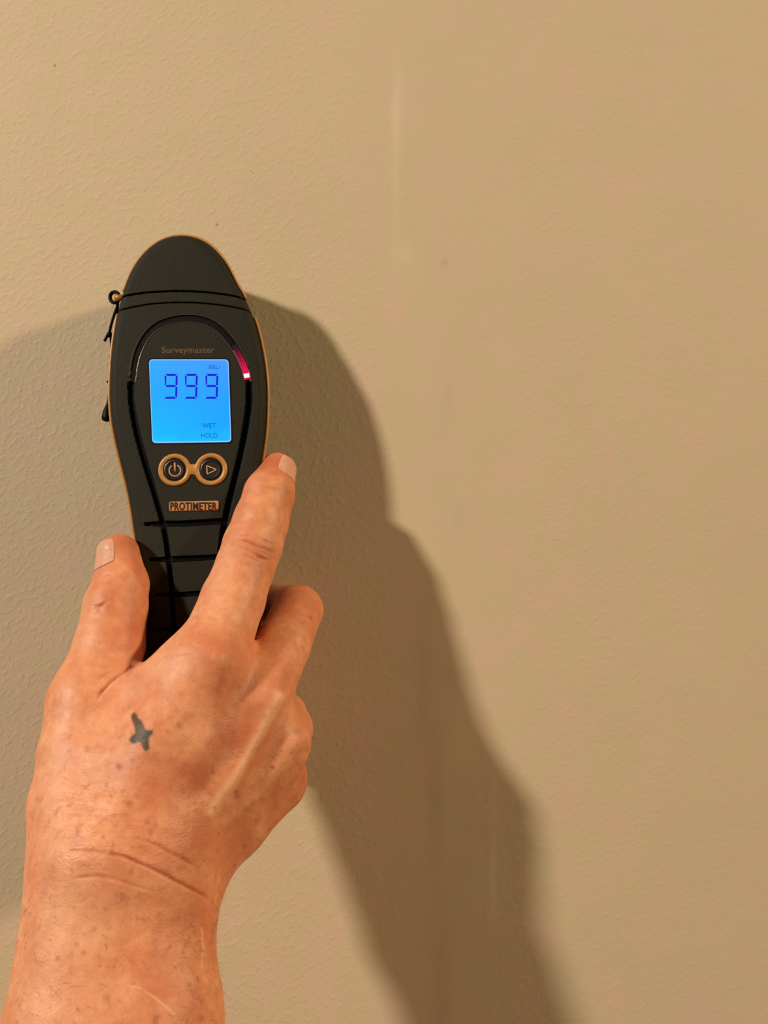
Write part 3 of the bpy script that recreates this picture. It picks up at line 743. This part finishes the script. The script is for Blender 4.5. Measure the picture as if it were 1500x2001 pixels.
HOLLOW = [([(480, 1400), (440, 1480), (400, 1540)], 24, .9), ([(575, 1440), (545, 1445)], 5, .0), ([(545, 1430), (510, 1500), (460, 1560)], 14, .55), ([(530, 1300), (520, 1330)], 20, .4),
          ([(572, 1474), (600, 1471)], 9, .35), ([(490, 1240), (510, 1262)], 14, .3), ([(480, 1590), (440, 1650)], 14, .35)]
for L, w_, dep in HOLLOW:
    g_ = np.exp(-(pdist(L)/w_)**2)*facing; disp -= g_*dep
# crinkled skin over the thumb side of the wrist
reg = np.exp(-(((uu-175)/75)**2+((vv-1590)/95)**2))*facing
wob_ = vnoise(VV, 7, 3)*14
cr = np.sin((vv+wob_+.15*uu)/4.6)*(.4+vnoise(VV*np.array([.6, 1, 2.2]), 3, 5))
disp += reg*cr*.11
reg2 = np.exp(-(((uu-270)/150)**2+((vv-1640)/60)**2))*facing
disp += reg2*np.sin((vv-.32*uu+vnoise(VV, 9, 8)*16)/6.5)*.06
disp += (vnoise(VV, 2.2, 11)-.5)*.10*facing+(vnoise(VV, 9, 12)-.5)*.35*facing
VV = VV+NN*disp[:, None]
# ruddy knuckles, finger tips, back of the hand; deepened to paint in shading
def blobm(u, v, a, b, amt, rot=0.0):
    c_, s_ = math.cos(rot), math.sin(rot); x, y = (uu-u)*c_+(vv-v)*s_, -(uu-u)*s_+(vv-v)*c_
    return amt*np.exp(-((x/a)**2+(y/b)**2))*facing
for bb in [(430, 1300, 60, 70, .40), (505, 1080, 42, 30, .42), (470, 1440, 60, 80, .62), (520, 1560, 90, 60, .40), (590, 1440, 26, 40, .35), (595, 1530, 22, 40, .45), (560, 1330, 30, 40, .35),
           (330, 1520, 110, 90, .34), (400, 1640, 110, 70, .40), (235, 1062, 46, 26, .50), (262, 1085, 16, 40, .3), (205, 1170, 30, 40, .35), (530, 905, 40, 28, .55), (560, 965, 18, 40, .35),
           (545, 1180, 50, 40, .25), (610, 1195, 26, 40, .25), (370, 1800, 70, 90, .32), (330, 1960, 90, 60, .28), (240, 1760, 60, 60, .22), (258, 1230, 26, 70, .35), (275, 1500, 60, 50, .25),
           (350, 1420, 18, 14, .25), (362, 1408, 12, 12, .35), (560, 1270, 30, 60, .18)]:
    red = np.maximum(red, blobm(*bb)*1.25)
mot = vnoise(VV, 6, 21)*.6+vnoise(VV, 2.6, 22)*.4
red = np.clip(red*(.55+.9*mot), 0, 1)
for bb in [(290, 1290, 60, 36, .35), (150, 1800, 80, 160, .30), (100, 1560, 40, 120, .25), (180, 1420, 60, 60, .25), (230, 1340, 60, 40, .25), (170, 1250, 25, 60, .2), (120, 1940, 90, 90, .3), (430, 1150, 30, 80, .25)]:  # paler patches: lamp-side brightness of the skin put into its colour
    pale = np.maximum(pale, blobm(*bb))
pale = np.maximum(pale, .6*np.exp(-(pdist([(250, 1926), (275, 1932), (300, 1948), (320, 1964), (340, 1982)])/2.6)**2)*facing)
pale = np.maximum(pale, .5*np.exp(-(pdist([(393, 1815), (396, 1850), (394, 1890)])/2.6)**2)*facing)
for (u, v, r, a_) in [(233, 1498, 7, .95), (170, 1464, 6, .4), (252, 1571, 9, .55), (357, 1545, 6, .4), (463, 1548, 5, .7), (466, 1556, 4, .7), (532, 1499, 4.5, .8), (606, 1207, 4, .45), (594, 1216, 3.5, .35),
                      (350, 1418, 7, .45), (287, 1606, 5, .5), (113, 1873, 6, .5), (163, 1862, 5, .45), (370, 1925, 5, .5), (208, 1950, 8, .4), (395, 1990, 6, .5), (478, 1655, 5, .5), (150, 1845, 5, .4), (432, 1440, 6, .4),
                      (73, 1562, 5, .35), (328, 1698, 10, .25), (448, 1655, 14, .28), (205, 1600, 5, .3), (240, 1385, 4, .25), (365, 1180, 3, .3), (412, 1552, 6, .3), (425, 1662, 5, .3), (502, 1640, 4, .3), (345, 1580, 5, .3)]:
    g_ = a_*np.exp(-(((uu-u)**2+(vv-v)**2)/r**2)**1.3)*facing; brown = np.maximum(brown, g_)
TAT = np.array([(256, 1396), (262, 1391), (267, 1396), (270, 1403), (277, 1408), (281, 1416), (284, 1425), (291, 1427), (300, 1426), (298, 1436), (292, 1440), (291, 1452), (292, 1462), (286, 1469), (280, 1464), (275, 1452),
                (268, 1450), (262, 1454), (254, 1451), (252, 1445), (257, 1438), (264, 1433), (263, 1422), (259, 1410), (256, 1402)], float)
dt = dist_poly(uu, vv, np.vstack([TAT, TAT[:1]])); ins = np.zeros(len(uu), bool)
for i in range(len(TAT)):
    (xa, ya), (xb, yb2) = TAT[i], TAT[i-1]
    c_ = ((ya > vv) != (yb2 > vv)) & (uu < (xb-xa)*(vv-ya)/(yb2-ya+1e-12)+xa); ins ^= c_
sd = np.where(ins, dt, -dt); ink = np.clip((sd+2.2)/4.4, 0, 1)*facing*(.88+.12*vnoise(VV, 1.2, 31))
ink = np.maximum(ink, .3*np.exp(-((uu-252)**2+(vv-1382)**2)/9)*facing)
freck = np.clip((vv-1330)/140, 0.15, 1)*facing
person = thing('person', "person's right hand and bare forearm with a small dark tattoo, gripping the meter", 'person', Matrix.Translation(Vector(W(*F2))))
PO = np.array(person.location)
VW = W(VV[:, 0], VV[:, 1], VV[:, 2])-PO
bm_ = fast_mesh('hand_and_forearm', VW, QQ)
for nm, arr in (('red', red), ('pale', pale), ('brown', brown), ('ink', ink), ('freckle', freck), ('crinkle', np.clip(reg*1.1+reg2*.45+.10*facing, 0, 1))):
    at_ = bm_.attributes.new(nm, 'FLOAT', 'POINT'); at_.data.foreach_set('value', np.clip(arr, 0, 1).astype(np.float32))
body = link('hand_and_forearm', bm_, M_SKIN, person, smooth=True)

# nails: plates curved round the finger axis, sitting on the skin
def nail(name, a, b, ref, s0, s1, ang0, ang1, ang_c, label):
    """a -> b: axis in mm from the base joint to the tip; s along the axis in mm from a; angles round it"""
    ax_ = (b-a)/np.linalg.norm(b-a); e1 = ref-ax_*(ref@ax_); e1 /= np.linalg.norm(e1); e2 = np.cross(ax_, e1)
    n, m = 22, 26; top = []; 
    for i in range(n):
        ti = i/(n-1)
        for j in range(m):
            tj = j/(m-1)*2-1; x = 2*ti-1
            # squircle outline
            half = (ang1-ang0)/2*(1-.10*abs(x)**4)
            cut = 1-.10*abs(tj)**2.5 if x > 0 else 1-.22*abs(tj)**2.2
            s = (s0+s1)/2+(s1-s0)/2*x*cut
            an = math.radians((ang0+ang1)/2+half*tj)
            dr = e1*math.cos(an)+e2*math.sin(an); top.append((a+ax_*s, dr, ti, tj))
    C = np.array([t_[0] for t_ in top]); D = np.array([t_[1] for t_ in top]); R = np.full(len(C), 4.0)
    for _ in range(30): R += sdf_big(C+D*R[:, None])*-0.8
    lift = np.array([.42*(1-.75*abs(t_[3])**3)*(.45+.75*t_[2]) for t_ in top])+.06
    P1 = C+D*(R+lift)[:, None]; P0 = C+D*(R-.5)[:, None]
    V = np.vstack([P1, P0]); k = n*m; F = []
    for i in range(n-1):
        for j in range(m-1):
            q_ = (i*m+j, i*m+j+1, (i+1)*m+j+1, (i+1)*m+j); F.append(q_); F.append(tuple(k+x for x in q_)[::-1])
    edge = [j for j in range(m)]+[i*m+m-1 for i in range(1, n)]+[(n-1)*m+j for j in range(m-2, -1, -1)]+[i*m for i in range(n-2, 0, -1)]
    for i in range(len(edge)): a1, b1_ = edge[i], edge[(i+1) % len(edge)]; F.append((b1_, a1, k+a1, k+b1_))
    return link(name, mesh(name, W(V[:, 0], V[:, 1], V[:, 2])-PO, F), M_NAIL, person, smooth=True, label=label)
a, b = THUMB[3][0], THUMB[4][0]; axl = np.linalg.norm(b-a)
nail('thumbnail', a, b, np.array([-.62, .78, .0]), axl-7.0, axl+4.2, -48, 48, 0, 'pale pink nail of the thumb')
a, b = INDEX[5][0], INDEX[6][0]; axl = np.linalg.norm(b-a)
nail('fingernail', a, b, np.array([.92, .42, .25]), axl-5.0, axl+4.6, -46, 46, 0, 'pale nail of the index finger')

# fine hairs on the forearm
cand = np.where((vv > 1660) & (VV[:, 2] > -215) & (facing > .02) & (uu > 30))[0]
wgt = np.where(uu[cand] > 330, 3.0, .8)*np.where(vv[cand] > 1760, 1.0, .35); wgt /= wgt.sum()
sel = rng.choice(cand, 420, p=wgt); V = []; F = []
for i in sel:
    p = VV[i]-NN[i]*.1; n = NN[i]; L_ = rng.uniform(1.6, 3.6)
    d_ = np.array([rng.uniform(.1, .9), 0, rng.uniform(-1.0, .2)]); d_ -= n*(d_@n); d_ /= np.linalg.norm(d_)+1e-9
    pts = [p+n*L_*.42*t+d_*L_*t**1.3 for t in (0, .35, .7, 1.0)]
    Vt, Ft = tube('', [W(*x)-PO for x in pts], [.000038, .000034, .000026, .00001], None, None, 3, make=False)
    k0 = len(V); V += Vt; F += [tuple(k0+j for j in f) for f in Ft]
link('arm_hair', mesh('arm_hair', V, F), M_HAIR, person, kind='stuff')
print('body verts', len(VV), 'quads', len(QQ))
